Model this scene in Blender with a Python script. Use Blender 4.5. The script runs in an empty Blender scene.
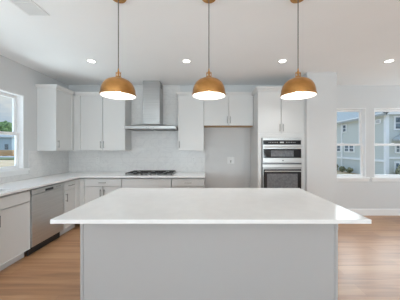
import bpy, bmesh, math, random
from mathutils import Vector, Matrix
random.seed(7)
PI = math.pi
S = bpy.context.scene
COL = S.collection

# ------------------------------------------------------------------ camera
H = 1.42                                   # eye height; camera looks along +Y
cd = bpy.data.cameras.new('camera'); cam = bpy.data.objects.new('camera', cd); COL.objects.link(cam)
cam.location = (0, 0, H); cam.rotation_euler = (PI/2, 0, 0)
cd.sensor_width = 36; cd.lens = 205/400*36
cd.shift_x = -8/400; cd.shift_y = -2/400
cd.clip_start = .02; cd.clip_end = 500
S.camera = cam

# ------------------------------------------------------------------ sky, sun, fill lamps, exposure
S.view_settings.view_transform = 'Standard'
S.view_settings.look = 'None'
S.view_settings.gamma = 1
S.view_settings.use_curve_mapping = False
S.view_settings.exposure = 0.27
S.cycles.diffuse_bounces = 8; S.cycles.max_bounces = 14; S.cycles.transparent_max_bounces = 12
SKY_STRENGTH = 0.686
REAR_LEFT = 107
REAR_RIGHT = 140
SUN = 2.52
LEFT_FILL = 39
SINK_FILL = 87.5
RIGHT_FILL = 25.8
PENDANT_W = 0.918
DOWNLIGHT_W = 3.15

w = bpy.data.worlds.new('sky'); S.world = w; w.use_nodes = True
nt = w.node_tree; nt.nodes.clear()
def wn(t, **k):
    n = nt.nodes.new(t)
    for a, b in k.items(): setattr(n, a, b)
    return n
tc = wn('ShaderNodeTexCoord'); mp = wn('ShaderNodeMapping'); mp.inputs['Scale'].default_value = (3.2, 3.2, 11)
nz = wn('ShaderNodeTexNoise'); nz.inputs['Scale'].default_value = 1.4; nz.inputs['Detail'].default_value = 7
cr = wn('ShaderNodeValToRGB'); cr.color_ramp.elements[0].position = .46; cr.color_ramp.elements[1].position = .60
sx = wn('ShaderNodeSeparateXYZ'); gr = wn('ShaderNodeValToRGB')
gr.color_ramp.elements[0].position = 0.0; gr.color_ramp.elements[0].color = (.66, .76, .86, 1)
gr.color_ramp.elements[1].position = .45; gr.color_ramp.elements[1].color = (.22, .42, .76, 1)
mx = wn('ShaderNodeMix', data_type='RGBA'); mx.inputs[7].default_value = (.86, .88, .90, 1)
bg = wn('ShaderNodeBackground'); bg.inputs['Strength'].default_value = SKY_STRENGTH
out = wn('ShaderNodeOutputWorld')
L = nt.links.new
L(tc.outputs['Generated'], mp.inputs['Vector']); L(mp.outputs[0], nz.inputs['Vector']); L(nz.outputs[0], cr.inputs[0])
L(tc.outputs['Generated'], sx.inputs[0]); L(sx.outputs[2], gr.inputs[0])
# overcast brightness: the zenith is about three times as bright as the horizon
zr = wn('ShaderNodeMapRange'); zr.inputs[1].default_value = .25; zr.inputs[2].default_value = .75; zr.inputs[3].default_value = 1; zr.inputs[4].default_value = 3.2
st = wn('ShaderNodeMath', operation='MULTIPLY'); st.inputs[1].default_value = SKY_STRENGTH
L(sx.outputs[2], zr.inputs[0]); L(zr.outputs[0], st.inputs[0]); L(st.outputs[0], bg.inputs['Strength'])
L(cr.outputs[0], mx.inputs[0]); L(gr.outputs[0], mx.inputs[6]); L(mx.outputs[2], bg.inputs['Color']); L(bg.outputs[0], out.inputs[0])

XLW = -2.94
def area(name, loc, rot, sx_, sy_, power, color=(1, 1, 1)):
    d = bpy.data.lights.new(name, 'AREA'); d.shape = 'RECTANGLE'; d.size = sx_; d.size_y = sy_; d.energy = power; d.color = color
    o = bpy.data.objects.new(name, d); COL.objects.link(o); o.location = loc; o.rotation_euler = rot
    return o
# fill lamps added at unseen openings behind and to the right, tilted up
area('fill_rear_left', (-1.2, -4.05, 1.2), (PI/2+1.05, 0, 0), 2.0, 1.5, REAR_LEFT, (.81, .935, 1))
area('fill_rear_right', (2.0, -4.05, 1.2), (PI/2+1.05, 0, 0), 2.0, 1.5, REAR_RIGHT, (.81, .935, 1))
area('fill_right', (5.97, 3.22, 1.35), (PI/2+.3, 0, PI/2), 1.35, 1.6, RIGHT_FILL, (.81, .935, 1))

area('fill_left', (XLW-.03, -.9, 1.25), (PI/2+.95, 0, -PI/2), 2.0, 1.5, LEFT_FILL, (.81, .935, 1))  # added fill lamp, tilted up to brighten the ceiling on the left
# lamp added outside the kitchen window, aimed up in place of ground bounce
area('fill_sink', (-4.7, 2.2, .15), Vector((.7, 0, .72)).to_track_quat('-Z', 'Y').to_euler(), 2.2, 1.6, SINK_FILL, (.81, .935, 1))
# hazy low sun beyond the right-hand windows
sd = bpy.data.lights.new('hazy_sun', 'SUN'); sd.energy = SUN; sd.angle = math.radians(48); sd.color = (.92, .97, 1)
so_ = bpy.data.objects.new('hazy_sun', sd); COL.objects.link(so_); so_.location = (8, 10, 7)
so_.rotation_euler = Vector((-.615, -.79, -.46)).to_track_quat('-Z', 'Y').to_euler()

# ------------------------------------------------------------------ materials
def mat(name, rgb, rough=.5, metal=0.0, spec=.5, emit=None, es=1.0):
    m = bpy.data.materials.new(name); m.use_nodes = True
    b = m.node_tree.nodes['Principled BSDF']
    b.inputs['Base Color'].default_value = (*rgb, 1); b.inputs['Roughness'].default_value = rough
    b.inputs['Metallic'].default_value = metal; b.inputs['Specular IOR Level'].default_value = spec
    if emit: b.inputs['Emission Color'].default_value = (*emit, 1); b.inputs['Emission Strength'].default_value = es
    return m
def nodes(m):
    t = m.node_tree; return t, t.nodes['Principled BSDF'], t.links.new
def coords(t, scale=(1, 1, 1), order=None):
    c = t.nodes.new('ShaderNodeTexCoord'); v = c.outputs['Object']
    if order:
        s = t.nodes.new('ShaderNodeSeparateXYZ'); k = t.nodes.new('ShaderNodeCombineXYZ'); t.links.new(v, s.inputs[0])
        for i, a in enumerate(order): t.links.new(s.outputs[a], k.inputs[i])
        v = k.outputs[0]
    m = t.nodes.new('ShaderNodeMapping'); m.inputs['Scale'].default_value = scale; t.links.new(v, m.inputs[0])
    return m.outputs[0]
def mottled(m, a, b, scale=(3, 3, 3), detail=4, lo=.35, hi=.65, bump=0):
    t, B, l = nodes(m); n = t.nodes.new('ShaderNodeTexNoise'); n.inputs['Scale'].default_value = 1; n.inputs['Detail'].default_value = detail
    l(coords(t, scale), n.inputs['Vector']); r = t.nodes.new('ShaderNodeValToRGB')
    r.color_ramp.elements[0].position = lo; r.color_ramp.elements[0].color = (*a, 1)
    r.color_ramp.elements[1].position = hi; r.color_ramp.elements[1].color = (*b, 1)
    l(n.outputs[0], r.inputs[0]); l(r.outputs[0], B.inputs['Base Color'])
    if bump:
        u = t.nodes.new('ShaderNodeBump'); u.inputs['Strength'].default_value = bump; u.inputs['Distance'].default_value = .02
        l(n.outputs[0], u.inputs['Height']); l(u.outputs[0], B.inputs['Normal'])
    return m
def painted(name, rgb, rough):
    m = mat(name, rgb, rough); d = tuple(c*.985 for c in rgb)
    return mottled(m, d, rgb, (1.5, 1.5, 1.5), 3)

M = {}
M['wall'] = painted('wall_paint', (.645, .65, .65), .75)
M['ceiling'] = painted('ceiling_paint', (.90, .905, .905), .85)
M['cabinet'] = painted('cabinet_paint', (.665, .665, .655), .38)
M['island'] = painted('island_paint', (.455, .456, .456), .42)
M['trim'] = painted('trim_paint', (.82, .82, .815), .4)
M['quartz'] = mottled(mat('white_quartz', (.8, .8, .79), .16), (.79, .79, .785), (.82, .82, .815), (9, 9, 9), 6)
M['steel'] = mottled(mat('brushed_steel', (.45, .45, .44), .36, 1.0), (.40, .40, .395), (.48, .48, .475), (2, 2, 160), 3)
M['appliance_steel'] = mottled(mat('appliance_steel', (.62, .62, .61), .38, 1.0), (.59, .59, .58), (.65, .65, .64), (2, 2, 90), 3)
M['steel_dark'] = mottled(mat('dark_steel', (.35, .35, .36), .35, 1.0), (.16, .16, .165), (.22, .22, .225), (3, 3, 120), 3)
M['nickel'] = mottled(mat('brushed_nickel', (.5, .5, .49), .3, 1.0), (.24, .24, .235), (.32, .32, .31), (40, 40, 40), 3)
M['black'] = mottled(mat('black_plastic', (.015, .015, .016), .45), (.012, .012, .013), (.02, .02, .021), (20, 20, 20), 2)
M['iron'] = mottled(mat('cast_iron', (.03, .03, .03), .6), (.025, .025, .025), (.045, .045, .043), (60, 60, 60), 4, bump=.2)
M['blackglass'] = mottled(mat('black_glass', (.02, .02, .022), .06), (.018, .018, .02), (.025, .025, .027), (4, 4, 4), 2)
M['meshglass'] = mottled(mat('screened_glass', (.16, .165, .175), .12), (.14, .145, .155), (.20, .205, .215), (30, 30, 30), 3)
M['brass'] = mottled(mat('aged_brass', (.45, .24, .08), .29, 1.0), (.42, .20, .06), (.66, .35, .125), (9, 9, 14), 6, .3, .7)
M['white_enamel'] = mottled(mat('white_enamel', (.88, .87, .84), .4), (.87, .86, .83), (.9, .89, .86), (8, 8, 8), 2)
M['cord'] = mottled(mat('grey_cord', (.13, .12, .11), .7), (.11, .10, .09), (.16, .15, .14), (200, 200, 200), 2)
M['bulb'] = mat('lit_bulb', (1, 1, 1), .4, emit=(1, .93, .82), es=5)
M['lens'] = mat('lit_lens', (1, 1, 1), .4, emit=(1, .98, .95), es=7)
M['raw_wood'] = mottled(mat('raw_maple', (.5, .3, .14), .6), (.44, .25, .11), (.56, .35, .17), (3, 40, 40), 5)
M['plate'] = mottled(mat('white_plastic', (.82, .82, .81), .35), (.72, .72, .71), (.74, .74, .73), (10, 10, 10), 2)
M['duct'] = mottled(mat('duct_grey', (.30, .30, .30), .6), (.50, .50, .50), (.55, .55, .55), (10, 10, 10), 2)
M['window_white'] = mottled(mat('window_vinyl', (.84, .84, .84), .35), (.83, .83, .83), (.85, .85, .85), (6, 6, 6), 2)
def glass():
    m = bpy.data.materials.new('window_glass'); m.use_nodes = True; t = m.node_tree; t.nodes.clear()
    a = t.nodes.new('ShaderNodeBsdfTransparent'); a.inputs[0].default_value = (.95, .975, .97, 1)
    g = t.nodes.new('ShaderNodeBsdfGlossy'); g.inputs['Roughness'].default_value = .02
    f = t.nodes.new('ShaderNodeFresnel'); f.inputs[0].default_value = 1.25
    ge = t.nodes.new('ShaderNodeNewGeometry'); iv = t.nodes.new('ShaderNodeMath'); iv.operation = 'SUBTRACT'; iv.inputs[0].default_value = 1; mu = t.nodes.new('ShaderNodeMath'); mu.operation = 'MULTIPLY'
    t.links.new(ge.outputs['Backfacing'], iv.inputs[1]); t.links.new(iv.outputs[0], mu.inputs[0]); t.links.new(f.outputs[0], mu.inputs[1])   # reflect at the entry face only
    x = t.nodes.new('ShaderNodeMixShader'); o = t.nodes.new('ShaderNodeOutputMaterial')
    t.links.new(mu.outputs[0], x.inputs[0]); t.links.new(a.outputs[0], x.inputs[1]); t.links.new(g.outputs[0], x.inputs[2]); t.links.new(x.outputs[0], o.inputs[0])
    return m
M['glass'] = glass()
def tile(name, order):
    m = mat(name, (.7, .7, .7), .28); t, B, l = nodes(m); v = coords(t, (1, 1, 1), order)
    br = t.nodes.new('ShaderNodeTexBrick'); br.offset = .5; br.inputs['Scale'].default_value = 1
    br.inputs['Brick Width'].default_value = .305; br.inputs['Row Height'].default_value = .1016; br.inputs['Mortar Size'].default_value = .0016
    br.inputs['Color1'].default_value = (.70, .695, .685, 1); br.inputs['Color2'].default_value = (.725, .72, .71, 1); br.inputs['Mortar'].default_value = (.62, .615, .61, 1)
    l(v, br.inputs['Vector'])
    n = t.nodes.new('ShaderNodeTexNoise'); n.inputs['Scale'].default_value = 3.2; n.inputs['Detail'].default_value = 9; n.inputs['Distortion'].default_value = 1.8
    l(v, n.inputs['Vector']); r = t.nodes.new('ShaderNodeValToRGB'); e = r.color_ramp.elements
    e[0].position = .46; e[0].color = (1, 1, 1, 1); e[1].position = .54; e[1].color = (1, 1, 1, 1)
    k = e.new(.5); k.color = (.93, .93, .935, 1)
    l(n.outputs[0], r.inputs[0]); x = t.nodes.new('ShaderNodeMix'); x.data_type = 'RGBA'; x.blend_type = 'MULTIPLY'; x.inputs[0].default_value = 1
    l(br.outputs[0], x.inputs[6]); l(r.outputs[0], x.inputs[7]); l(x.outputs[2], B.inputs['Base Color'])
    return m
M['tile_back'] = tile('marble_tile_back', (0, 2, 1)); M['tile_left'] = tile('marble_tile_left', (1, 2, 0))
def floor_mat():
    m = mat('oak_planks', (.36, .18, .09), .36, spec=1.0); t, B, l = nodes(m)
    br = t.nodes.new('ShaderNodeTexBrick'); br.offset = .37; br.inputs['Scale'].default_value = 1
    br.inputs['Brick Width'].default_value = 1.25; br.inputs['Row Height'].default_value = .165; br.inputs['Mortar Size'].default_value = .0012
    br.inputs['Color1'].default_value = (.30, .30, .30, 1); br.inputs['Color2'].default_value = (.70, .70, .70, 1); br.inputs['Mortar'].default_value = (0, 0, 0, 1)
    l(coords(t), br.inputs['Vector'])
    n = t.nodes.new('ShaderNodeTexNoise'); n.inputs['Scale'].default_value = 1; n.inputs['Detail'].default_value = 7; n.inputs['Distortion'].default_value = .6
    l(coords(t, (1.1, 17, 1)), n.inputs['Vector'])
    ad = t.nodes.new('ShaderNodeMix'); ad.data_type = 'RGBA'; ad.inputs[0].default_value = .68
    l(br.outputs[0], ad.inputs[6]); l(n.outputs[0], ad.inputs[7])
    r = t.nodes.new('ShaderNodeValToRGB'); e = r.color_ramp.elements
    e[0].position = .18; e[0].color = (.14, .062, .028, 1); e[1].position = .72; e[1].color = (.53, .31, .165, 1)
    k = e.new(.46); k.color = (.385, .195, .092, 1)
    l(ad.outputs[2], r.inputs[0]); l(r.outputs[0], B.inputs['Base Color'])
    return m
M['floor'] = floor_mat()
def siding(name, a):
    m = mat(name, a, .6); t, B, l = nodes(m)
    wv = t.nodes.new('ShaderNodeTexWave'); wv.wave_type = 'BANDS'; wv.bands_direction = 'Z'; wv.wave_profile = 'SAW'
    wv.inputs['Scale'].default_value = 2.1; l(coords(t), wv.inputs['Vector'])
    u = t.nodes.new('ShaderNodeBump'); u.inputs['Strength'].default_value = .5; u.inputs['Distance'].default_value = .02
    l(wv.outputs[0], u.inputs['Height']); l(u.outputs[0], B.inputs['Normal'])
    return m
M['siding'] = siding('blue_grey_siding', (.60, .63, .60)); M['wrap'] = siding('pale_blue_sheathing', (.36, .47, .55))
M['roof'] = mottled(mat('grey_shingle', (.4, .45, .48), .95, spec=.1), (.38, .40, .39), (.43, .45, .44), (6, 6, 20), 5, bump=.2)
M['out_white'] = mottled(mat('exterior_white', (.85, .86, .86), .5), (.83, .84, .84), (.87, .88, .88), (3, 3, 3), 2)
M['out_glass'] = mottled(mat('exterior_pane', (.10, .13, .16), .1), (.07, .09, .11), (.22, .27, .31), (3, 3, 3), 2)
M['soil'] = mottled(mat('tan_soil', (.55, .40, .24), .95), (.46, .33, .20), (.62, .48, .31), (.5, .5, .5), 7, bump=.2)
M['grass'] = mottled(mat('dark_grass', (.12, .16, .07), .9), (.08, .11, .05), (.18, .22, .10), (2, 2, 2), 6)
M['road'] = mottled(mat('road_grey', (.34, .36, .38), .9), (.30, .32, .34), (.38, .40, .42), (1, 1, 1), 6)
M['lumber'] = mottled(mat('stacked_lumber', (.6, .36, .16), .8), (.48, .28, .12), (.70, .44, .22), (.6, .6, 14), 4)
M['leaf'] = mottled(mat('green_leaves', (.10, .19, .06), .8), (.05, .10, .03), (.20, .30, .10), (1.2, 1.2, 1.2), 8, bump=.6)
M['bush'] = mottled(mat('olive_leaves', (.13, .16, .09), .8), (.07, .09, .045), (.27, .26, .15), (6, 6, 6), 6, bump=.6)
M['bark'] = mottled(mat('brown_bark', (.16, .11, .08), .9), (.12, .08, .06), (.2, .15, .1), (6, 6, 1), 4)

# ------------------------------------------------------------------ mesh helpers
def box(bm, x0, x1, y0, y1, z0, z1, bev=0.0):
    x0, x1 = sorted((x0, x1)); y0, y1 = sorted((y0, y1)); z0, z1 = sorted((z0, z1))
    vs = [bm.verts.new((x, y, z)) for z in (z0, z1) for y in (y0, y1) for x in (x0, x1)]
    fs = [bm.faces.new([vs[i] for i in q]) for q in ((0, 2, 3, 1), (4, 5, 7, 6), (0, 1, 5, 4), (2, 6, 7, 3), (0, 4, 6, 2), (1, 3, 7, 5))]
    if bev:
        es = list({e for f in fs for e in f.edges})
        bmesh.ops.bevel(bm, geom=es, offset=bev, segments=2, profile=.5, affect='EDGES')
    return fs
def prism(bm, pts, axis, a0, a1):
    """extrude a 2-D outline along axis 0/1/2; pts are the other two coordinates in order"""
    def v(p, a):
        c = list(p); c.insert(axis, a); return bm.verts.new(c)
    A = [v(p, a0) for p in pts]; B = [v(p, a1) for p in pts]; n = len(pts)
    bm.faces.new(A); bm.faces.new(B[::-1])
    for i in range(n): bm.faces.new((A[i], B[i], B[(i+1) % n], A[(i+1) % n]))
def lathe(bm, prof, c=(0, 0, 0), seg=32, close=False):
    rings = []
    for r, z in prof:
        if r < 1e-6: rings.append([bm.verts.new((c[0], c[1], c[2]+z))])
        else: rings.append([bm.verts.new((c[0]+r*math.cos(2*PI*i/seg), c[1]+r*math.sin(2*PI*i/seg), c[2]+z)) for i in range(seg)])
    pr = list(zip(rings, rings[1:])) + ([(rings[-1], rings[0])] if close else [])
    for a, b in pr:
        for i in range(seg):
            j = (i+1) % seg
            q = [a[i % len(a)], a[j % len(a)], b[j % len(b)], b[i % len(b)]]
            q = list(dict.fromkeys(q))
            if len(q) > 2: bm.faces.new(q)
def rod(bm, p, q, r, seg=12):
    p, q = Vector(p), Vector(q); d = q-p
    m = Matrix.Translation((p+q)/2) @ d.to_track_quat('Z', 'Y').to_matrix().to_4x4()
    bmesh.ops.create_cone(bm, cap_ends=True, segments=seg, radius1=r, radius2=r, depth=d.length, matrix=m)
def obj(name, bm, m, parent=None, loc=None, smooth=False):
    bmesh.ops.recalc_face_normals(bm, faces=bm.faces)
    if parent is None and loc is None:                       # origin to the base of the shape
        xs, ys, zs = zip(*[v.co for v in bm.verts])
        loc = ((min(xs)+max(xs))/2, (min(ys)+max(ys))/2, min(zs))
        bmesh.ops.translate(bm, vec=-Vector(loc), verts=bm.verts)
    me = bpy.data.meshes.new(name); bm.to_mesh(me); bm.free()
    if smooth:
        for p in me.polygons: p.use_smooth = True
        me.set_sharp_from_angle(angle=math.radians(35))
    o = bpy.data.objects.new(name, me); COL.objects.link(o); me.materials.append(M[m])
    if loc is not None: o.location = loc
    if parent: o.parent = parent
    return o
B_ = bmesh.new
def boxobj(name, dims, m, parent=None, bev=0.0, label=None):
    bm = B_(); box(bm, *dims, bev=bev); o = obj(name, bm, m, parent)
    if label: o['label'] = label
    return o
def struct(name, bm, m, parent=None):
    o = obj(name, bm, m, parent)
    if parent is None: o['kind'] = 'structure'
    return o
def thing(name, label, cat, loc, rotz=0, group=None):
    o = bpy.data.objects.new(name, None); COL.objects.link(o); o.location = loc; o.rotation_euler = (0, 0, rotz); o.empty_display_size = .1
    o['label'] = label; o['category'] = cat
    if group: o['group'] = group
    return o
def tag(o, label, cat, group=None):
    o['label'] = label; o['category'] = cat
    if group: o['group'] = group
    return o
def copy_tree(o, parent=None):
    c = o.copy(); COL.objects.link(c)
    if parent: c.parent = parent
    for ch in list(o.children): copy_tree(ch, c)
    return c

# ------------------------------------------------------------------ the room shell
XL, YB, CZ = -2.94, 4.32, 2.74            # left wall, back wall, ceiling
XR, YF, T = 6.0, -4.0, .14                # right wall, rear wall, wall thickness
def wall_x(name, x0, x1, y0, y1, holes, m='wall'):      # wall running along Y, holes (ya,yb,za,zb)
    bm = B_(); c = y0
    for ya, yb, za, zb in holes:
        box(bm, x0, x1, c, ya, 0, CZ); box(bm, x0, x1, ya, yb, 0, za) if za > 0 else None; box(bm, x0, x1, ya, yb, zb, CZ); c = yb
    box(bm, x0, x1, c, y1, 0, CZ); return struct(name, bm, m)
def wall_y(name, y0, y1, x0, x1, holes, m='wall'):
    bm = B_(); c = x0
    for xa, xb, za, zb in holes:
        box(bm, c, xa, y0, y1, 0, CZ); box(bm, xa, xb, y0, y1, 0, za) if za > 0 else None; box(bm, xa, xb, y0, y1, zb, CZ); c = xb
    box(bm, c, x1, y0, y1, 0, CZ); return struct(name, bm, m)
WL = (2.40, 3.275, 1.09, 2.257); WL2 = (1.43, 2.305, 1.09, 2.257)           # left window opening (y,y,z,z)
WB1 = (2.42, 3.33, .80, 2.262); WB2 = (3.50, 4.41, .80, 2.262)
bm = B_(); box(bm, XL-T, XR+T, YF-T, YB+T, -.12, 0); fl = struct('floor', bm, 'floor')
bm = B_(); box(bm, XL-T, XR+T, YF-T, YB+T, CZ, CZ+.12); struct('ceiling', bm, 'ceiling')
wall_x('wall_left', XL-T, XL, YF, YB, [(-1.95, .15, .4, 2.2), WL2, WL])
wall_y('wall_back', YB, YB+T, XL-T, XR+T, [WB1, WB2])
wall_x('wall_right', XR, XR+T, YF, YB, [(2.45, 4.0, 0, 2.2)])
wall_y('wall_rear', YF-T, YF, XL-T, XR+T, [(-2.3, -.1, .4, 2.45), (.9, 3.1, .4, 2.45)])
bm = B_(); box(bm, 1.727, 2.25, 3.58, YB, 0, CZ); struct('wall_partition', bm, 'wall')
def base_prof(d, s): return [(d, 0), (d-s*.014, 0), (d-s*.014, .115), (d-s*.009, .135), (d, .14)]
bm = B_(); prism(bm, [(a, b) for a, b in base_prof(YB, 1)], 0, 2.264, XR); struct('baseboard_back', bm, 'trim')
bm = B_(); prism(bm, base_prof(3.58, 1), 0, 1.727, 2.25); prism(bm, [(2.25, 0), (2.264, 0), (2.264, .115), (2.259, .135), (2.25, .14)], 1, 3.566, YB); struct('baseboard_partition', bm, 'trim')

# sash windows, built in a local frame: x along the wall, y towards the outside, z up
def sash_window(name, loc, rotz, wd, ht, sill_ext=.05, cl=.06, cr_=.06):
    t = bpy.data.objects.new(name, None); COL.objects.link(t); t.location = loc; t.rotation_euler = (0, 0, rotz); t['kind'] = 'structure'
    hw = wd/2; bm = B_()
    box(bm, -hw-cl, hw+cr_, -.04, -.0005, -.03, 0, .006); box(bm, -hw, hw, -.001, .06, -.0, .012); obj('window_sill', bm, 'trim', t)
    bm = B_(); box(bm, -hw-cl, hw+cr_, -.014, -.0005, -.085, -.031, .003); obj('apron', bm, 'trim', t)
    j = .014
    bm = B_(); box(bm, -hw, -hw+j, 0, .14, 0, ht); box(bm, hw-j, hw, 0, .14, 0, ht); box(bm, -hw+j, hw-j, 0, .14, ht-j, ht); box(bm, -hw+j, hw-j, .061, .14, 0, j)
    obj('jamb', bm, 'window_white', t)
    mid = ht*.475
    for nm, za, zb, ya in (('upper_sash', mid-.02, ht-j, .10), ('lower_sash', j, mid+.02, .064)):
        s = .046; x0, x1 = -hw+j+.001, hw-j-.001; bm = B_()
        box(bm, x0, x0+s, ya, ya+.034, za, zb, .003); box(bm, x1-s, x1, ya, ya+.034, za, zb, .003)
        box(bm, x0+s, x1-s, ya, ya+.034, za, za+s*.8, .003); box(bm, x0+s, x1-s, ya, ya+.034, zb-s, zb, .003)
        so = obj(nm, bm, 'window_white', t)
        bm = B_(); box(bm, x0+s, x1-s, ya+.014, ya+.018, za+s*.8, zb-s); obj('pane', bm, 'glass', so)
    bm = B_(); box(bm, -.03, .03, .066, .09, mid+.021, mid+.033, .003); obj('sash_lock', bm, 'window_white', t)
    return t
for nm, q, cl, cr_ in (('window_1', WL, .047, .07), ('window_4', WL2, .07, .0475)):
    sash_window(nm, (XL, (q[0]+q[1])/2, q[2]), PI/2, q[1]-q[0], q[3]-q[2], cl=cl, cr_=cr_)
for nm, q in (('window_2', WB1), ('window_3', WB2)): sash_window(nm, ((q[0]+q[1])/2, YB, q[2]), 0, q[1]-q[0], q[3]-q[2])

# plain unseen openings added for the fill lamps: frames only
def frame(name, bmf, m='window_white'):
    bm = B_(); bmf(bm); return struct(name, bm, m)
def rf(x0, x1):
    def f(bm):
        for a, b in ((x0, x0+.06), ((x0+x1)/2-.04, (x0+x1)/2+.04), (x1-.06, x1)): box(bm, a, b, YF-.1, YF-.04, .4, 2.45)
        for a, b in ((.4, .46), (2.39, 2.45)): box(bm, x0+.06, (x0+x1)/2-.04, YF-.1, YF-.04, a, b); box(bm, (x0+x1)/2+.04, x1-.06, YF-.1, YF-.04, a, b)
    return f
frame('window_5', rf(-2.3, -.1)); frame('window_6', rf(.9, 3.1))
def df(bm):
    for a, b in ((2.45, 2.52), (3.19, 3.27), (3.93, 4.0)): box(bm, XR+.03, XR+.1, a, b, 0, 2.2)
    for a, b in ((0, .07), (2.13, 2.2)): box(bm, XR+.03, XR+.1, 2.52, 3.19, a, b); box(bm, XR+.03, XR+.1, 3.27, 3.93, a, b)
frame('door_1', df)
def lf(bm):
    for a, b in ((-1.95, -1.89), (-.94, -.86), (.09, .15)): box(bm, XL-.12, XL-.06, a, b, .4, 2.2)
    for a, b in ((.4, .46), (2.14, 2.2)): box(bm, XL-.12, XL-.06, -1.89, -.94, a, b); box(bm, XL-.12, XL-.06, -.86, .09, a, b)
frame('added_window_7', lf)  # invented opening out of view, made to carry the left fill lamp

# marble tile on the walls over the worktops
CT = .914
bm = B_(); e = .008
box(bm, XL+.009, -.06, YB-e, YB, CT+.001, 1.372); box(bm, -1.613, -.588, YB-e, YB, 1.3725, CZ); struct('trim_1', bm, 'tile_back')
bm = B_(); box(bm, XL, XL+e, 1.2, 3.36, CT+.001, 1.003); box(bm, XL, XL+e, 3.3605, YB-.009, CT+.001, 1.372); struct('trim_2', bm, 'tile_left')

# ------------------------------------------------------------------ cabinets (local frame: x along wall, y = 0 at wall, front at -d)
def shaker(x0, x1, z0, z1, yf, rail=.056, rec=.007, th=.019):
    """framed door whose front lies at y = yf"""
    bm = B_(); fs = box(bm, x0, x1, yf, yf+th, z0, z1)
    fr = [f for f in bm.faces if f.calc_center_median().y < yf+1e-5]
    bmesh.ops.inset_region(bm, faces=fr, thickness=rail, depth=0)
    inner = fr[0]
    r = bmesh.ops.inset_region(bm, faces=[inner], thickness=.004, depth=0)
    bmesh.ops.translate(bm, vec=(0, rec, 0), verts=inner.verts)
    return bm
def slab(x0, x1, z0, z1, yf, th=.019):
    bm = B_(); box(bm, x0, x1, yf, yf+th, z0, z1, .002); return bm
def pull(parent, x, z, yf, ln=.128, vert=False):
    bm = B_(); h = ln/2; k = h*.78
    def P(a, y): return (x, y, z+a) if vert else (x+a, y, z)
    rod(bm, P(-h, yf-.03), P(h, yf-.03), .0058)
    for s in (-k, k): rod(bm, P(s, yf-.03), P(s, yf-.0002), .0045)
    return obj('handle', bm, 'nickel', parent, smooth=True)
G = .003                                  # half the gap between fronts
def base_cab(name, label, loc, rotz, wd, d, fronts, fill=(0, 0), group=None, hollow=False):
    t = thing(name, label, 'base cabinet', loc, rotz, group); h = wd/2; yc = -(d-.02)
    bm = B_()
    if hollow:
        a = h-.0006
        box(bm, -a, -a+.018, yc, -.0095, .105, .866); box(bm, a-.018, a, yc, -.0095, .105, .866); box(bm, -a, -a+.018, yc+.08, -.0095, .866, .883); box(bm, a-.018, a, yc+.08, -.0095, .866, .883); box(bm, -a+.018, a-.018, yc, -.0095, .105, .123)
        box(bm, -a+.018, a-.018, -.02, -.0095, .123, .883); box(bm, -a+.018, a-.018, yc, yc+.018, .72, .866)
    else: box(bm, -h+.006, h-.006, yc, -.0095, .105, .866); box(bm, -h+.006, h-.006, yc+.08, -.0095, .8665, .883)
    obj('carcass', bm, 'cabinet', t)
    bm = B_(); box(bm, -h+.0006, h-.0006, yc+.065, -.0095, 0, .1045); obj('toe_kick', bm, 'cabinet', t)
    if fill[0]: boxobj('filler', (-h+.0006, -h+fill[0]-G, -d, yc-.0003, .108, .863), 'cabinet', t)
    if fill[1]: boxobj('filler', (h-fill[1]+G, h-.0006, -d, yc-.0003, .108, .863), 'cabinet', t)
    x0, x1 = -h+fill[0], h-fill[1]
    for kind, fa, fb, z0, z1, hd in fronts:
        a, b = x0+(x1-x0)*fa+(G if fa else .006), x0+(x1-x0)*fb-(G if fb < 1 else .006)
        if kind == 'drawer':
            f = obj('drawer', slab(a, b, z0+G, z1-G, -d), 'cabinet', t)
            if hd: pull(f, (a+b)/2, (z0+z1)/2, -d)
        else:
            f = obj('door', shaker(a, b, z0+G, z1-G, -d), 'cabinet', t)
            if hd == 'l': pull(f, a+.03, z1-.115, -d, vert=True)
            if hd == 'r': pull(f, b-.03, z1-.115, -d, vert=True)
    return t
def crown_bm(path, zb):
    """crown swept along an open xy path; outward side is to the right of travel"""
    prof = [(0, 0), (.004, 0), (.006, .014), (.018, .028), (.034, .046), (.038, .052), (.038, .068), (0, .068)]
    bm = B_(); P = [Vector(p) for p in path]; rings = []
    for i, p in enumerate(P):
        n = []
        if i > 0: q = (P[i]-P[i-1]).normalized(); n.append(Vector((q.y, -q.x)))
        if i < len(P)-1: q = (P[i+1]-P[i]).normalized(); n.append(Vector((q.y, -q.x)))
        m = n[0] if len(n) == 1 else (n[0]+n[1])/(1+n[0].dot(n[1]))
        rings.append([bm.verts.new((p.x+m.x*o, p.y+m.y*o, zb+z)) for o, z in prof])
    for a, b in zip(rings, rings[1:]):
        for i in range(len(prof)):
            j = (i+1) % len(prof); bm.faces.new((a[i], b[i], b[j], a[j]))
    bm.faces.new(rings[0]); bm.faces.new(rings[-1][::-1]); return bm
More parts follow.
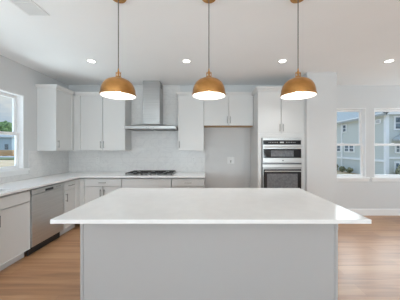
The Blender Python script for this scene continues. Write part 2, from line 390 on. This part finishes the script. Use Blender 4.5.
def wall_cab(name, label, loc, rotz, wd, d, ht, doors, fill=(0, 0), crown=None, wood=False, group=None):
    t = thing(name, label, 'wall cabinet', loc, rotz, group); h = wd/2; yc = -(d-.02)
    boxobj('carcass', (-h+.0006, h-.0006, yc, -.002, .006, ht-.001), 'cabinet', t)
    boxobj('underside', (-h+.0006, h-.0006, yc, -.002, 0, .0058), 'raw_wood' if wood else 'cabinet', t, label='unpainted wooden underside' if wood else None)
    if fill[0]: boxobj('filler', (-h+.0006, -h+fill[0]-G, -d, yc-.0003, .002, ht-.002), 'cabinet', t)
    if fill[1]: boxobj('filler', (h-fill[1]+G, h-.0006, -d, yc-.0003, .002, ht-.002), 'cabinet', t)
    x0, x1 = -h+fill[0], h-fill[1]
    for fa, fb, hd in doors:
        a, b = x0+(x1-x0)*fa+G, x0+(x1-x0)*fb-G
        f = obj('door', shaker(a, b, .006 if wood else .001, ht-.002, -d), 'cabinet', t)
        if hd == 'l': pull(f, a+.028, .115, -d, vert=True)
        if hd == 'r': pull(f, b-.028, .115, -d, vert=True)
    if crown: obj('crown_moulding', crown_bm(crown(h, d), ht-.001), 'cabinet', t)
    return t

DT = .728                                   # under the top drawers
# left run
LX = (XL, 0, 0)
base_cab('sink_cabinet', 'white base cabinet under the sink, left of the steel dishwasher', (XL, 2.2145, 0), PI/2, .912, .63,
         [('drawer', 0, .5, DT, .866, 0), ('drawer', .5, 1, DT, .866, 0), ('door', 0, .5, .108, DT, 'r'), ('door', .5, 1, .108, DT, 'l')], group='white base cabinets', hollow=True)
base_cab('corner_cabinet', 'narrow white base cabinet right of the dishwasher, with one drawer over one door', (XL, 3.4905, 0), PI/2, .397, .63,
         [('drawer', 0, 1, DT, .866, 1), ('door', 0, 1, .108, DT, 'l')], fill=(0, .10), group='white base cabinets')
# back run
base_cab('drawer_cabinet', 'white base cabinet in the back corner with a drawer over two doors', ((-2.31-1.557)/2, YB, 0), 0, .752, .63,
         [('drawer', 0, 1, DT, .866, 1), ('door', 0, .5, .108, DT, 'r'), ('door', .5, 1, .108, DT, 'l')], fill=(.078, 0), group='white base cabinets')
base_cab('cooktop_cabinet', 'wide white base cabinet directly below the gas cooktop, plain top panel without handles', ((-1.556-.658)/2, YB, 0), 0, .898, .63,
         [('drawer', 0, 1, DT, .866, 0), ('drawer', 0, 1, .42, DT, 1), ('drawer', 0, 1, .108, .42, 1)], group='white base cabinets')
base_cab('end_cabinet', 'white base cabinet between the cooktop cabinet and the empty refrigerator alcove', ((-.657-.06)/2, YB, 0), 0, .597, .63,
         [('drawer', 0, 1, DT, .866, 1), ('door', 0, .5, .108, DT, 'r'), ('door', .5, 1, .108, DT, 'l')], group='white base cabinets')

# L-shaped worktop with the sink cut out
SK = (XL+.10, XL+.53, 1.84, 2.53)
bm = B_(); zt, zb = CT, .8838; ed = XL+.65; yd = YB-.65
xs = [XL+.0015, SK[0], SK[1], ed]; ys = [1.2, SK[2], SK[3], yd, YB-.0015]
cells = [(xs[i], xs[i+1], ys[j], ys[j+1]) for i in range(3) for j in range(4) if not (i == 1 and j == 1)]
cells += [(ed, -.055, yd, YB-.0015)]
vd = {}
def V(x, y, z):
    k = (round(x, 5), round(y, 5), round(z, 5))
    if k not in vd: vd[k] = bm.verts.new(k)
    return vd[k]
edge = {}
for x0, x1, y0, y1 in cells:
    q = [(x0, y0), (x1, y0), (x1, y1), (x0, y1)]
    bm.faces.new([V(*p, zt) for p in q]); bm.faces.new([V(*p, zb) for p in q[::-1]])
    for a, b in zip(q, q[1:]+q[:1]):
        k = frozenset((a, b)); edge[k] = None if k in edge else (a, b)
for v in edge.values():
    if v: bm.faces.new((V(*v[0], zb), V(*v[1], zb), V(*v[1], zt), V(*v[0], zt)))
bmesh.ops.recalc_face_normals(bm, faces=bm.faces)
sh = [e for e in bm.edges if len(e.link_faces) == 2 and e.calc_face_angle(0) > .5]
bmesh.ops.bevel(bm, geom=sh, offset=.003, segments=2, profile=.5, affect='EDGES')
tag(obj('countertop', bm, 'quartz'), 'white quartz L-shaped worktop running along the left and back walls', 'countertop')

# undermount sink
t = thing('kitchen_sink', 'steel sink set into the worktop under the left window', 'sink', ((SK[0]+SK[1])/2, (SK[2]+SK[3])/2, .70))
a, b = (SK[1]-SK[0])/2-.001, (SK[3]-SK[2])/2-.001
bm = B_(); z1 = .183
prof = [(a, b, z1), (a-.012, b-.012, z1), (a-.02, b-.02, .02), (a-.05, b-.05, .006), (.05, .05, 0)]
rg = [[bm.verts.new((sx_*p[0], sy_*p[1], p[2])) for sx_, sy_ in ((-1, -1), (1, -1), (1, 1), (-1, 1))] for p in prof]
rg2 = [[bm.verts.new((sx_*p[0], sy_*p[1], p[2])) for sx_, sy_ in ((-1, -1), (1, -1), (1, 1), (-1, 1))] for p in ((a, b, .01), (a-.04, b-.04, -.006), (.05, .05, -.006))]
allr = rg[::-1]+rg2
for q, r in zip(allr, allr[1:]):
    for i in range(4): bm.faces.new((q[i], q[(i+1) % 4], r[(i+1) % 4], r[i]))
bm.faces.new(rg[-1]); bm.faces.new(rg2[-1]); obj('basin', bm, 'steel', t)
bm = B_(); lathe(bm, [(0, .006), (.03, .006), (.038, .004), (.042, .001), (0, .001)], (0, 0, 0), 24); obj('drain', bm, 'steel_dark', t, smooth=True)

# dishwasher
t = thing('dishwasher', 'stainless steel dishwasher built in under the left worktop', 'dishwasher', (XL, 2.982, 0), PI/2)
h = .303; d = .632
boxobj('tub', (-h+.012, h-.012, -(d-.055), -.01, .11, .875), 'black', t)
boxobj('door', (-h+.008, h-.004, -d, -(d-.05), .115, .798), 'appliance_steel', t, .004)
cp = boxobj('control_panel', (-h+.008, h-.004, -d, -(d-.05), .802, .868), 'appliance_steel', t, .003)
bm = B_(); box(bm, -.075, .075, -d-.003, -d-.0003, .812, .842, .001); obj('handle_pocket', bm, 'black', cp)
for i in range(5): boxobj('button', (.13+i*.022, .142+i*.022, -d-.002, -d-.0003, .83, .838), 'steel_dark', cp)
boxobj('toe_kick', (-h+.01, h-.01, -(d-.07), -(d-.06), .0, .105), 'black', t)

# upper cabinets
UB, UH = 1.372, 1.068
ul = wall_cab('wall_cabinet', 'white upper cabinet on the left wall, its end panel facing the window', (XL, (3.522+3.985)/2, UB), PI/2, .463, .33, UH,
         [(0, 1, 'l')], fill=(0, .05), crown=lambda h, d: [(-h, -.002), (-h, -d), (h-.033, -d)], group='white upper cabinets')
ub = wall_cab('wall_cabinet', 'white two-door upper cabinet in the back left corner, left of the range hood', ((-2.94+.002-1.615)/2, YB, UB), 0, 1.323, .33, UH,
         [(0, .5, 'r'), (.5, 1, 'l')], fill=(.45, 0), crown=lambda h, d: [(-h+.368, -d), (h, -d), (h, -.012)], group='white upper cabinets')
# shaped to leave the blind corner free: trim its carcass to end behind the left cabinet's side
uc = wall_cab('wall_cabinet', 'white single-door upper cabinet right of the range hood', ((-.585-.081)/2, YB, UB), 0, .504, .33, UH,
         [(0, 1, 'l')], crown=lambda h, d: [(-h, -.012), (-h, -d), (h-.0005, -d)], group='white upper cabinets')
ud = wall_cab('wall_cabinet', 'short white two-door upper cabinet over the empty refrigerator alcove', ((-.0805+.889)/2, YB, 1.852), 0, .968, .33, .588,
         [(0, .5, 'r'), (.5, 1, 'l')], crown=lambda h, d: [(-h+.0005, -d), (h-.042, -d)], wood=True, group='white upper cabinets')

# tall oven cabinet
OX0, OX1, OD = .8905, 1.7255, .66
t = thing('oven_cabinet', 'tall white cabinet holding the built-in oven and microwave, two doors at top', 'tall cabinet', ((OX0+OX1)/2, YB, 0))
h = (OX1-OX0)/2; yc = -(OD-.02); ox = .36; o0, o1 = .50, 1.60
bm = B_()
box(bm, -h+.0005, -h+.02, yc, -.002, .105, 2.439); box(bm, h-.02, h-.0005, yc, -.002, .105, 2.439)
box(bm, -h+.02, h-.02, yc, -.002, .105, o0-.02); box(bm, -h+.02, h-.02, yc, -.002, o1+.02, 2.439); box(bm, -h+.02, h-.02, -.03, -.002, o0-.02, o1+.02)
obj('carcass', bm, 'cabinet', t)
boxobj('toe_kick', (-h+.0005, h-.0005, yc+.065, -.002, 0, .1045), 'cabinet', t)
bm = B_(); fx = .352
box(bm, -h+.0005, -fx-.002, -OD, yc-.0003, .46, 1.672); box(bm, fx+.002, h-.0005, -OD, yc-.0003, .46, 1.672)
box(bm, -fx-.002, fx+.002, -OD, yc-.0003, o1+.002, 1.672); box(bm, -fx-.002, fx+.002, -OD, yc-.0003, .46, o0-.002)
obj('face_frame', bm, 'cabinet', t)
for a, b, hd in ((-h+.002, -G, 'r'), (G, h-.022, 'l')):
    f = obj('door', shaker(a, b, 1.676, 2.437, -OD), 'cabinet', t); pull(f, b-.028 if hd == 'r' else a+.028, 1.676+.105, -OD, vert=True)
boxobj('filler', (h-.020, h-.0005, -OD, yc-.0003, 1.676, 2.437), 'cabinet', t)
f = obj('drawer', slab(-h+.002, h-.002, .108, .456, -OD), 'cabinet', t); pull(f, 0, .36, -OD)
obj('crown_moulding', crown_bm([(-h, -.002), (-h, -OD), (h-.001, -OD)], 2.439), 'cabinet', t)

# built-in microwave over oven
t = thing('wall_oven', 'stainless built-in microwave and oven unit set in the tall white cabinet', 'oven', ((OX0+OX1)/2+.008, YB, 0))
yo = -(OD+.022)
boxobj('housing', (-.345, .345, -OD+.004, -.06, o0+.004, o1-.004), 'steel_dark', t)
boxobj('trim_frame', (-.351, .351, yo+.012, -OD+.0035, o0, o1-.001), 'steel_dark', t, .002)  # dark steel stands in for shade in the gaps between panels
boxobj('top_rail', (-.345, .345, yo, yo+.0115, 1.558, 1.597), 'appliance_steel', t, .002)
for a, b in ((-.345, -.337), (.337, .345)): boxobj('side_rail', (a, b, yo, yo+.0115, 1.482, 1.5575), 'appliance_steel', t, .001)
cp = boxobj('control_panel', (-.335, .335, yo, yo+.0115, 1.484, 1.555), 'blackglass', t, .002)
boxobj('display', (-.04, .03, yo-.0012, yo-.0002, 1.508, 1.532), 'duct', cp)
for i in range(6):
    for x in (-.24, .07): boxobj('touch_button', (x+i*.03, x+.012+i*.03, yo-.0012, yo-.0002, 1.514, 1.526), 'duct', cp)
md = boxobj('microwave_door', (-.345, .345, yo-.006, yo+.0115, 1.158, 1.479), 'appliance_steel', t, .003)
gl = boxobj('door_glass', (-.335, .335, yo-.009, yo-.0062, 1.243, 1.405), 'blackglass', md, .001)
boxobj('viewing_window', (-.20, .20, yo-.0105, yo-.0092, 1.268, 1.378), 'meshglass', gl)
def bar(parent, z, hw):
    bm = B_(); rod(bm, (-hw, yo-.045, z), (hw, yo-.045, z), .009, 16)
    for s in (-1, 1): rod(bm, (s*(hw-.03), yo-.045, z), (s*(hw-.03), yo-.0063, z), .007)
    return obj('handle', bm, 'appliance_steel', parent, smooth=True)
bar(md, 1.44, .32)
bm = B_(); rod(bm, (.012, yo-.0085, 1.197), (.012, yo-.0063, 1.197), .014, 20); obj('round_badge', bm, 'steel_dark', md)
bd = boxobj('middle_rail', (-.345, .345, yo, yo+.0115, 1.072, 1.128), 'appliance_steel', t, .002)
od = boxobj('oven_door', (-.345, .345, yo-.006, yo+.0115, .512, 1.058), 'appliance_steel', t, .003)
gl = boxobj('door_glass', (-.335, .335, yo-.009, yo-.0062, .56, 1.045), 'blackglass', od, .001)
boxobj('viewing_window', (-.27, .27, yo-.0105, yo-.0092, .64, .965), 'meshglass', gl)
bar(od, 1.012, .32)

# range hood
t = thing('range_hood', 'stainless steel chimney range hood on the tiled wall above the cooktop', 'range hood', (-1.085, YB-.0085, 1.78))
bm = B_(); hw = .485; dp = .48
box(bm, -hw, hw, -dp, 0, 0, .055, .004); obj('canopy_rim', bm, 'steel', t)
bm = B_()
q0 = [(-hw+.004, -dp+.004), (hw-.004, -dp+.004), (hw-.004, 0), (-hw+.004, 0)]; q1 = [(-.19, -.30), (.14, -.30), (.14, 0), (-.19, 0)]
A = [bm.verts.new((*p, .0555)) for p in q0]; Bq = [bm.verts.new((*p, .112)) for p in q1]
bm.faces.new(A); bm.faces.new(Bq)
for i in range(4): bm.faces.new((A[i], A[(i+1) % 4], Bq[(i+1) % 4], Bq[i]))
obj('canopy', bm, 'steel', t)
lo = boxobj('lower_chimney', (-.19, .14, -.30, 0, .1125, .60), 'steel', t, .002)
up = boxobj('upper_chimney', (-.188, .138, -.298, 0, .601, .958), 'steel', t, .002)
bm = B_()
for i in range(5): box(bm, .1382, .1395, -.22, -.08, .845+i*.016, .853+i*.016)
obj('vent_slots', bm, 'black', up)
for x in (-.24, .24):
    bm = B_(); box(bm, x-.2, x+.2, -.43, -.05, -.008, -.0005, .002)
    obj('grease_filter', bm, 'steel_dark', t)
for i in range(4):
    bm = B_(); rod(bm, (-.06+i*.04, -dp-.004, .027), (-.06+i*.04, -dp-.0002, .027), .008, 14); obj('control_button', bm, 'steel_dark', t)

# gas cooktop
t = thing('gas_cooktop', 'stainless gas cooktop with black grates on the back worktop', 'cooktop', (-1.095, 3.995, CT+.0008)); t.scale = (.955, 1, 1)
boxobj('cooktop_plate', (-.455, .455, -.25, .25, 0, .009), 'steel', t, .003)
for gx in (-.30, 0, .30):
    bm = B_(); a = .146; z0, z1 = .034, .046
    for s in (-1, 1):
        box(bm, gx-a, gx+a, s*.215-.006, s*.215+.006, z0, z1, .002); box(bm, gx+s*(a-.006)-.006, gx+s*(a-.006)+.006, -.209, .209, z0, z1, .002)
        for s2 in (-1, 1): box(bm, gx+s*(a-.008)-.007, gx+s*(a-.008)+.007, s2*.213-.007, s2*.213+.007, .0095, z0, .002)
    box(bm, gx-a+.012, gx+a-.012, -.006, .006, z0, z1, .002)
    for cy in (-.11, .11):
        box(bm, gx-a+.012, gx-.035, cy-.005, cy+.005, z0, z1, .002); box(bm, gx+.035, gx+a-.012, cy-.005, cy+.005, z0, z1, .002)
        box(bm, gx-.005, gx+.005, cy+.035, cy+.098, z0, z1, .002); box(bm, gx-.005, gx+.005, cy-.098, cy-.035, z0, z1, .002)
    obj('grate', bm, 'iron', t)
for bx, by, r in ((-.30, -.11, .036), (-.30, .11, .042), (0, .06, .055), (.30, -.11, .036), (.30, .11, .042)):
    bm = B_(); lathe(bm, [(0, .0095), (r, .0095), (r, .018), (r*.8, .02), (r*.8, .026), (r*.72, .029), (0, .029)], (bx, by, 0), 24); obj('burner', bm, 'iron', t, smooth=True)
for i in range(5):
    bm = B_(); x = -.16+i*.08; lathe(bm, [(0, .0095), (.018, .0095), (.017, .026), (.014, .03), (0, .03)], (x, -.232, 0), 18); box(bm, x-.002, x+.002, -.249, -.232, .026, .033); obj('control_knob', bm, 'steel', t, smooth=True)

# ------------------------------------------------------------------ island
IX0, IX1, IY0, IY1, IP = -1.115, 1.155, 1.447, 2.592, 1.74
t = thing('kitchen_island', 'pale grey panelled island base standing on the wooden floor under the pendants', 'island', (.008, IP, 0))
bx0, bx1 = -1.082-.008, 1.10-.008; dpt = IY1-.03-IP
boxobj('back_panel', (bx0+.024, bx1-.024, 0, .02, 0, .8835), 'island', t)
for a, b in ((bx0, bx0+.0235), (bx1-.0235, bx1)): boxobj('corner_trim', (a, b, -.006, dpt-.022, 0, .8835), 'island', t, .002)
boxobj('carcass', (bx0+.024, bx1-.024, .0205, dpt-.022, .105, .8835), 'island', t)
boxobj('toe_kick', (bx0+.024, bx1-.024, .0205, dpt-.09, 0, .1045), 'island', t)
n = 4; ww = (bx1-bx0)/n
for i in range(n):
    a, b = bx0+i*ww+G, bx0+(i+1)*ww-G
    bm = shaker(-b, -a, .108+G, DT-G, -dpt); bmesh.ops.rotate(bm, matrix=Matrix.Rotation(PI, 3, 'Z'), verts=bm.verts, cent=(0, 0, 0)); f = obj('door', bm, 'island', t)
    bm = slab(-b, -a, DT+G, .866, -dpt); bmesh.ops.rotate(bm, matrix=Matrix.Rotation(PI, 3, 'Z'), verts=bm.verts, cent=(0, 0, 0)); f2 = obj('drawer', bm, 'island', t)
    bm = B_(); zc = .80; xc = (a+b)/2; rod(bm, (xc-.064, dpt+.03, zc), (xc+.064, dpt+.03, zc), .0058)
    for s in (-.05, .05): rod(bm, (xc+s, dpt+.03, zc), (xc+s, dpt+.0002, zc), .0045)
    obj('handle', bm, 'nickel', f2, smooth=True)
bm = B_(); box(bm, IX0, IX1, IY0, IY1, .884, CT, .003)
tag(obj('island_countertop', bm, 'quartz'), 'large white quartz slab lying on the island, overhanging towards the viewer', 'countertop')

# ------------------------------------------------------------------ ceiling fixtures
def make_pendant():
    t = thing('pendant_light', '', 'pendant light', (0, 0, 0), group='brass dome pendants over the island')
    zr = 1.872-CZ                                              # rim height below the ceiling
    outer = [(.144, 0), (.1475, .003), (.1475, .012), (.1425, .016), (.1415, .034), (.1385, .056), (.130, .084), (.114, .111), (.090, .132), (.060, .146), (.030, .152), (.0, .152)]
    inner = [(0, .149), (.030, .149), (.059, .143), (.088, .129), (.1115, .109), (.1275, .083), (.136, .055), (.139, .034), (.140, .016), (.142, 0)]
    bm = B_(); lathe(bm, outer, (0, 0, zr), 48); sh_ = obj('lamp_shade', bm, 'brass', t, smooth=True)
    bm = B_(); lathe(bm, inner, (0, 0, zr), 48); lathe(bm, [(.142, 0), (.144, 0)], (0, 0, zr), 48)
    li = obj('shade_lining', bm, 'white_enamel', sh_, smooth=True); li['label'] = 'white inside of the shade'
    bm = B_(); lathe(bm, [(0, .152), (.030, .152), (.030, .160), (.022, .163), (.018, .170), (.0, .170)], (0, 0, zr), 28); obj('shade_cap', bm, 'brass', t, smooth=True)
    bm = B_()
    for s in (-1, 1): rod(bm, (s*.019, 0, zr+.162), (s*.019, 0, zr+.20), .0035)
    rod(bm, (-.022, 0, zr+.20), (.022, 0, zr+.20), .005); rod(bm, (0, 0, zr+.168), (0, 0, zr+.215), .008); rod(bm, (0, 0, zr+.215), (0, 0, zr+.235), .0055)
    obj('yoke', bm, 'brass', t, smooth=True)
    bm = B_(); lathe(bm, [(0, .1485), (.02, .1485), (.02, .105), (.0, .105)], (0, 0, zr), 20); obj('socket', bm, 'white_enamel', t, smooth=True)
    bm = B_(); lathe(bm, [(0, .104), (.013, .104), (.016, .092), (.028, .07), (.030, .052), (.022, .034), (.0, .027)], (0, 0, zr), 24); obj('bulb', bm, 'bulb', t, smooth=True)
    bm = B_(); rod(bm, (0, 0, zr+.234), (0, 0, -.024), .0042, 10); obj('cord', bm, 'cord', t, smooth=True)
    bm = B_(); lathe(bm, [(0, -.0005), (.064, -.0005), (.065, -.016), (.061, -.022), (.012, -.026), (.010, -.032), (0, -.032)], (0, 0, 0), 36); obj('ceiling_canopy', bm, 'brass', t, smooth=True)
    return t
p0 = make_pendant()
PL = ['brass dome pendant nearest the left window, in front of the corner upper cabinets', 'brass dome pendant over the middle of the island', 'brass dome pendant nearest the right-hand windows, in front of the tall oven cabinet']
for i, x in enumerate((-.778, .008, .782)):
    p = p0 if i == 0 else copy_tree(p0)
    p.location = (x, 1.78, CZ); p['label'] = PL[i]
    d = bpy.data.lights.new('pendant_glow', 'POINT'); d.energy = PENDANT_W; d.color = (1, .95, .88); d.shadow_soft_size = .03
    lo_ = bpy.data.objects.new('pendant_glow', d); COL.objects.link(lo_); lo_.location = (x, 1.78, 1.885)

def make_can():
    t = thing('recessed_light', '', 'ceiling light', (0, 0, CZ), group='recessed ceiling lights')
    bm = B_(); lathe(bm, [(.050, -.0005), (.076, -.0005), (.076, -.003), (.071, -.006), (.052, -.005)], (0, 0, 0), 36, close=True); obj('trim_ring', bm, 'white_enamel', t, smooth=True)
    bm = B_(); lathe(bm, [(0, -.0006), (.0495, -.0006), (.0495, -.003), (0, -.0035)], (0, 0, 0), 36); obj('lens', bm, 'lens', t, smooth=True)
    return t
c0 = make_can()
CL = ['lit recessed ceiling light nearest the left wall', 'lit recessed ceiling light behind the middle pendant, in front of the range hood', 'lit recessed ceiling light in front of the tall oven cabinet', 'lit recessed ceiling light on the right, in front of the right-hand windows']
for i, x in enumerate((-1.767, -.326, 1.13, 2.746)):
    c = c0 if i == 0 else copy_tree(c0)
    c.location = (x, 3.11, CZ); c['label'] = CL[i]
    d = bpy.data.lights.new('downlight', 'AREA'); d.shape = 'DISK'; d.size = .13; d.spread = 1.6; d.energy = DOWNLIGHT_W; d.color = (1, .98, .95)
    lo_ = bpy.data.objects.new('downlight', d); COL.objects.link(lo_); lo_.location = (x, 3.11, CZ-.012)

t = thing('air_vent', 'white rectangular air register in the ceiling on the left', 'air vent', (-1.675, 1.85, CZ))
bm = B_(); a, b = .105, .185
for s in (-1, 1): box(bm, s*a, s*(a-.02), -b, b, -.009, -.0005, .002); box(bm, -a+.02, a-.02, s*b, s*(b-.02), -.009, -.0005, .002)
box(bm, -a+.02, a-.02, -.006, .006, -.009, -.0005); obj('vent_frame', bm, 'trim', t)
boxobj('duct_backing', (-a+.02, a-.02, -b+.02, b-.02, -.0012, -.0005), 'duct', t)
for k in range(12):
    for s in (-1, 1):
        y = s*(.018+k*.0125); bm = B_(); box(bm, -a+.021, a-.021, y-.0035, y+.0035, -.008, -.0015); obj('slat', bm, 'trim', t)

# ------------------------------------------------------------------ wall plates
def outlet(loc, rotz, label):
    t = thing('wall_outlet', label, 'outlet', loc, rotz, 'white outlet plates')
    boxobj('cover_plate', (-.036, .036, -.006, -.0003, -.058, .058), 'plate', t, .002)
    for z in (-.02, .02):
        s = boxobj('socket_face', (-.0165, .0165, -.0085, -.0062, z-.0145, z+.0145), 'plate', t, .001)
        bm = B_()
        for x in (-.006, .006): box(bm, x-.0012, x+.0012, -.0092, -.0086, z-.001, z+.008)
        obj('slots', bm, 'black', s)
    return t
outlet((-2.32, YB-e, 1.175), 0, 'white outlet plate on the back tile left of the cooktop')
outlet((XL+e, 3.78, 1.175), PI/2, 'white outlet plate on the left wall tile near the corner')
outlet((-.30, YB-e, 1.175), 0, 'white outlet plate on the back tile right of the cooktop')
t = thing('water_box', 'small white water supply box on the wall inside the refrigerator alcove', 'supply box', (.48, YB, 1.16))
bm = B_()
for s in (-1, 1): box(bm, s*.075, s*.06, -.008, -.0004, -.07, .07, .002); box(bm, -.06, .06, -.008, -.0004, s*.07, s*.055, .002)
obj('box_frame', bm, 'plate', t); boxobj('recess', (-.06, .06, -.002, -.0004, -.055, .055), 'plate', t)
bm = B_(); rod(bm, (0, -.014, -.05), (0, -.014, .0), .008); rod(bm, (0, -.014, -.01), (0, -.0022, -.01), .007); rod(bm, (-.02, -.026, -.01), (.02, -.026, -.01), .005); rod(bm, (0, -.026, -.01), (0, -.012, -.01), .004); obj('valve', bm, 'nickel', t, smooth=True)

# ------------------------------------------------------------------ outside
GZ = -.5
bm = B_(); box(bm, -120, 60, 4.6, 140, GZ-.3, GZ); struct('ground', bm, 'soil')
bm = B_(); box(bm, -120, -16, 40, 48, GZ, GZ+.03); struct('road', bm, 'road')
bm = B_(); box(bm, -120, -16, 33, 39.5, GZ, GZ+.12)
o = obj('grass_verge', bm, 'grass'); tag(o, 'dark grass strip in front of the road seen through the left window', 'grass'); o['kind'] = 'stuff'

def gable(bm, x0, x1, y0, y1, z0, zr_, ov=.3):
    xm = (x0+x1)/2; sl = (zr_-z0)/(xm-x0); prism(bm, [(x0-ov, z0-ov*sl+.02), (xm, zr_), (x1+ov, z0-ov*sl+.02), (x1+ov, z0-ov*sl-.13+.02), (xm, zr_-.15), (x0-ov, z0-ov*sl-.13+.02)], 1, y0-ov, y1+ov)
HX, HY = 11.2, 12.9
t = thing('neighbour_house', 'blue-grey sided house with white trim seen through the right-hand windows', 'house', (HX, HY, GZ))
def hb(bm, x0, x1, y0, y1, z0, z1, bev=0): box(bm, x0-HX, x1-HX, y0-HY, y1-HY, z0-GZ, z1-GZ, bev)
bm = B_(); hb(bm, HX, 20, HY, 25, GZ, 3.6); obj('house_wall', bm, 'siding', t)
bm = B_(); gable(bm, 0, 8.8, 0, 12.1, 3.75-GZ, 7.4-GZ, .22); obj('roof', bm, 'roof', t)
bm = B_(); hb(bm, HX-.2, HX-.02, HY-.22, 25.2, 3.52, 3.68); obj('eave_trim', bm, 'out_white', t)
bm = B_(); hb(bm, HX-.2, 20.2, HY-.2, HY-.02, 3.52, 3.68); obj('eave_trim', bm, 'out_white', t)
bm = B_(); hb(bm, HX-.05, HX-.005, HY+.12, 25, .53, .66); obj('belt_trim', bm, 'out_white', t)
bm = B_(); hb(bm, HX+.17, 20, HY-.05, HY-.005, .73, .85); obj('belt_trim', bm, 'out_white', t)
bm = B_(); hb(bm, HX-.05, HX-.005, HY, HY+.11, GZ, 3.51); hb(bm, HX-.05, HX+.16, HY-.05, HY-.005, GZ, 3.51); obj('corner_board', bm, 'out_white', t)
bm = B_(); hb(bm, HX-.09, HX-.005, 17.06, 17.14, GZ, 3.51); obj('downspout', bm, 'out_white', t)
def side_win(y, z, wd, ht):
    bm = B_(); hb(bm, HX-.05, HX-.003, y-wd/2-.09, y+wd/2+.09, z-ht/2-.09, z+ht/2+.09); f = obj('window', bm, 'out_white', t)
    bm = B_(); hb(bm, HX-.07, HX-.052, y-wd/2, y+wd/2, z-ht/2, z-.02); hb(bm, HX-.07, HX-.052, y-wd/2, y+wd/2, z+.02, z+ht/2); obj('pane', bm, 'out_glass', f)
for a in ((16.76, 3.02, .3, .5), (17.49, 1.40, .38, .48), (16.49, 1.40, .38, .48), (15.93, 1.40, .38, .48)): side_win(*a)
bm = B_(); hb(bm, HX-.06, HX-.003, 13.25, 13.65, 3.0, 3.3); v = obj('gable_vent', bm, 'out_white', t)
bm = B_(); hb(bm, HX-.075, HX-.062, 13.32, 13.58, 3.06, 3.24); obj('louvre', bm, 'duct', v)
def front_win(x, z, wd, ht):
    bm = B_(); hb(bm, x-wd/2-.1, x+wd/2+.1, HY-.05, HY-.003, z-ht/2-.1, z+ht/2+.1); f = obj('window', bm, 'out_white', t)
    bm = B_(); hb(bm, x-wd/2, x-.03, HY-.07, HY-.052, z-ht/2, z-.02); hb(bm, x+.03, x+wd/2, HY-.07, HY-.052, z-ht/2, z-.02); hb(bm, x-wd/2, x-.03, HY-.07, HY-.052, z+.02, z+ht/2); hb(bm, x+.03, x+wd/2, HY-.07, HY-.052, z+.02, z+ht/2); obj('pane', bm, 'out_glass', f)
front_win(12.12, 2.99, .70, .70); front_win(12.0, 1.38, .34, .40); front_win(12.0, .22, .4, .5)
bm = B_(); pts = [(11.55, 1.95), (12.25, 2.42), (12.95, 1.95), (12.95, 1.85), (11.55, 1.85)]
prism(bm, [(x-HX, z-GZ) for x, z in pts], 1, -.6, -.06); pr_ = obj('porch_roof', bm, 'roof', t)
bm = B_(); prism(bm, [(11.5-HX, 1.86-GZ), (11.5-HX, 1.95-GZ), (12.25-HX, 2.48-GZ), (13-HX, 1.95-GZ), (13-HX, 1.86-GZ), (12.25-HX, 2.38-GZ)], 1, -.66, -.605); obj('fascia', bm, 'out_white', pr_)

def blob(bm, c, r, n, seed, sub=2):
    rnd = random.Random(seed)
    for k in range(n):
        a = rnd.uniform(0, 2*PI); u = rnd.uniform(-1, 1); q = (1-u*u)**.5; f = rnd.uniform(.35, .75)
        p = Vector((c[0]+r[0]*f*q*math.cos(a), c[1]+r[1]*f*q*math.sin(a), c[2]+r[2]*f*u))
        rr = min(r)*rnd.uniform(.35, .55)
        s = bmesh.ops.create_icosphere(bm, subdivisions=sub, radius=rr, matrix=Matrix.Translation(p))
        for v in s['verts']:
            d = v.co-p; v.co = p+d*(1+rnd.uniform(-.22, .22))
bl = ['round olive shrub at the foot of the blue-grey house, furthest left', 'olive shrub beside the house wall, second from the left', 'olive shrub beside the house wall, third from the left', 'brownish olive shrub below the front window of the blue-grey house']
for i, (x, y, s) in enumerate(((10.75, 17.3, .30), (10.75, 16.4, .25), (10.77, 15.6, .24), (12.0, 12.35, .55))):
    t = thing('shrub', bl[i], 'shrub', (x, y, GZ), group='shrubs by the neighbouring house')
    bm = B_(); blob(bm, (0, 0, s*.95), (s, s, s*.85), 26, i+3); obj('foliage', bm, 'bush', t)
    bm = B_(); rod(bm, (0, 0, 0), (0, 0, s), .03); obj('stem', bm, 'bark', t)
tl = ['green leafy tree beyond the road, left of the others', 'green leafy tree beyond the road, second from the left', 'green leafy tree beyond the road, in the middle of the window view', 'green leafy tree beyond the road, closest to the window casing', 'green leafy tree beyond the road, furthest right']
for i, (px, y, ht) in enumerate(((-56, 80, 14), (-22, 90, 15), (4, 90, 14.0), (30, 90, 14.2), (54, 88, 12))):
    x = (px-208)*y/205
    t = thing('tree', tl[i], 'tree', (x, y, GZ), group='trees beyond the road')
    bm = B_(); blob(bm, (0, 0, ht*.58), (4.2, 4.2, ht*.42), 60, 20+i); obj('foliage', bm, 'leaf', t)
    bm = B_(); rod(bm, (0, 0, 0), (0, 0, ht*.5), .3); obj('trunk', bm, 'bark', t)
t = thing('unfinished_house', 'pale blue sheathed building beyond the road, seen through the left window', 'building', (-62, 62, GZ))
boxobj('house_wall', (-9, 6.5, -4, 4, 0, 5.2), 'wrap', t)
bm = B_(); prism(bm, [(-4.5, 5.0), (0, 6.6), (4.5, 5.0), (4.5, 4.85), (-4.5, 4.85)], 0, -9.4, 6.9); obj('roof', bm, 'roof', t)
for x in (-6, -2, 2, 5): boxobj('window', (x-.5, x+.5, -4.06, -4.003, 1.5, 3.0), 'out_glass', t)
ll = ['orange-brown stack of lumber beyond the road, left stack', 'orange-brown stack of lumber beyond the road, right stack']
for i, px in enumerate((-7, 9)):
    x = (px-208)*50/205
    t = thing('lumber_stack', ll[i], 'lumber', (x, 50, GZ), group='lumber stacks by the road')
    for k in range(5):
        bm = B_(); ofs = random.uniform(-.15, .15)
        for j in range(6): box(bm, -1.7+ofs, 1.5+ofs, -.6+j*.2, -.6+j*.2+.18, .1+k*.27, .1+k*.27+.22)
        obj('board_layer', bm, 'lumber', t)
    for s in (-1, 1): boxobj('runner', (s-.06, s+.06, -.6, .6, 0, .099), 'lumber', t)
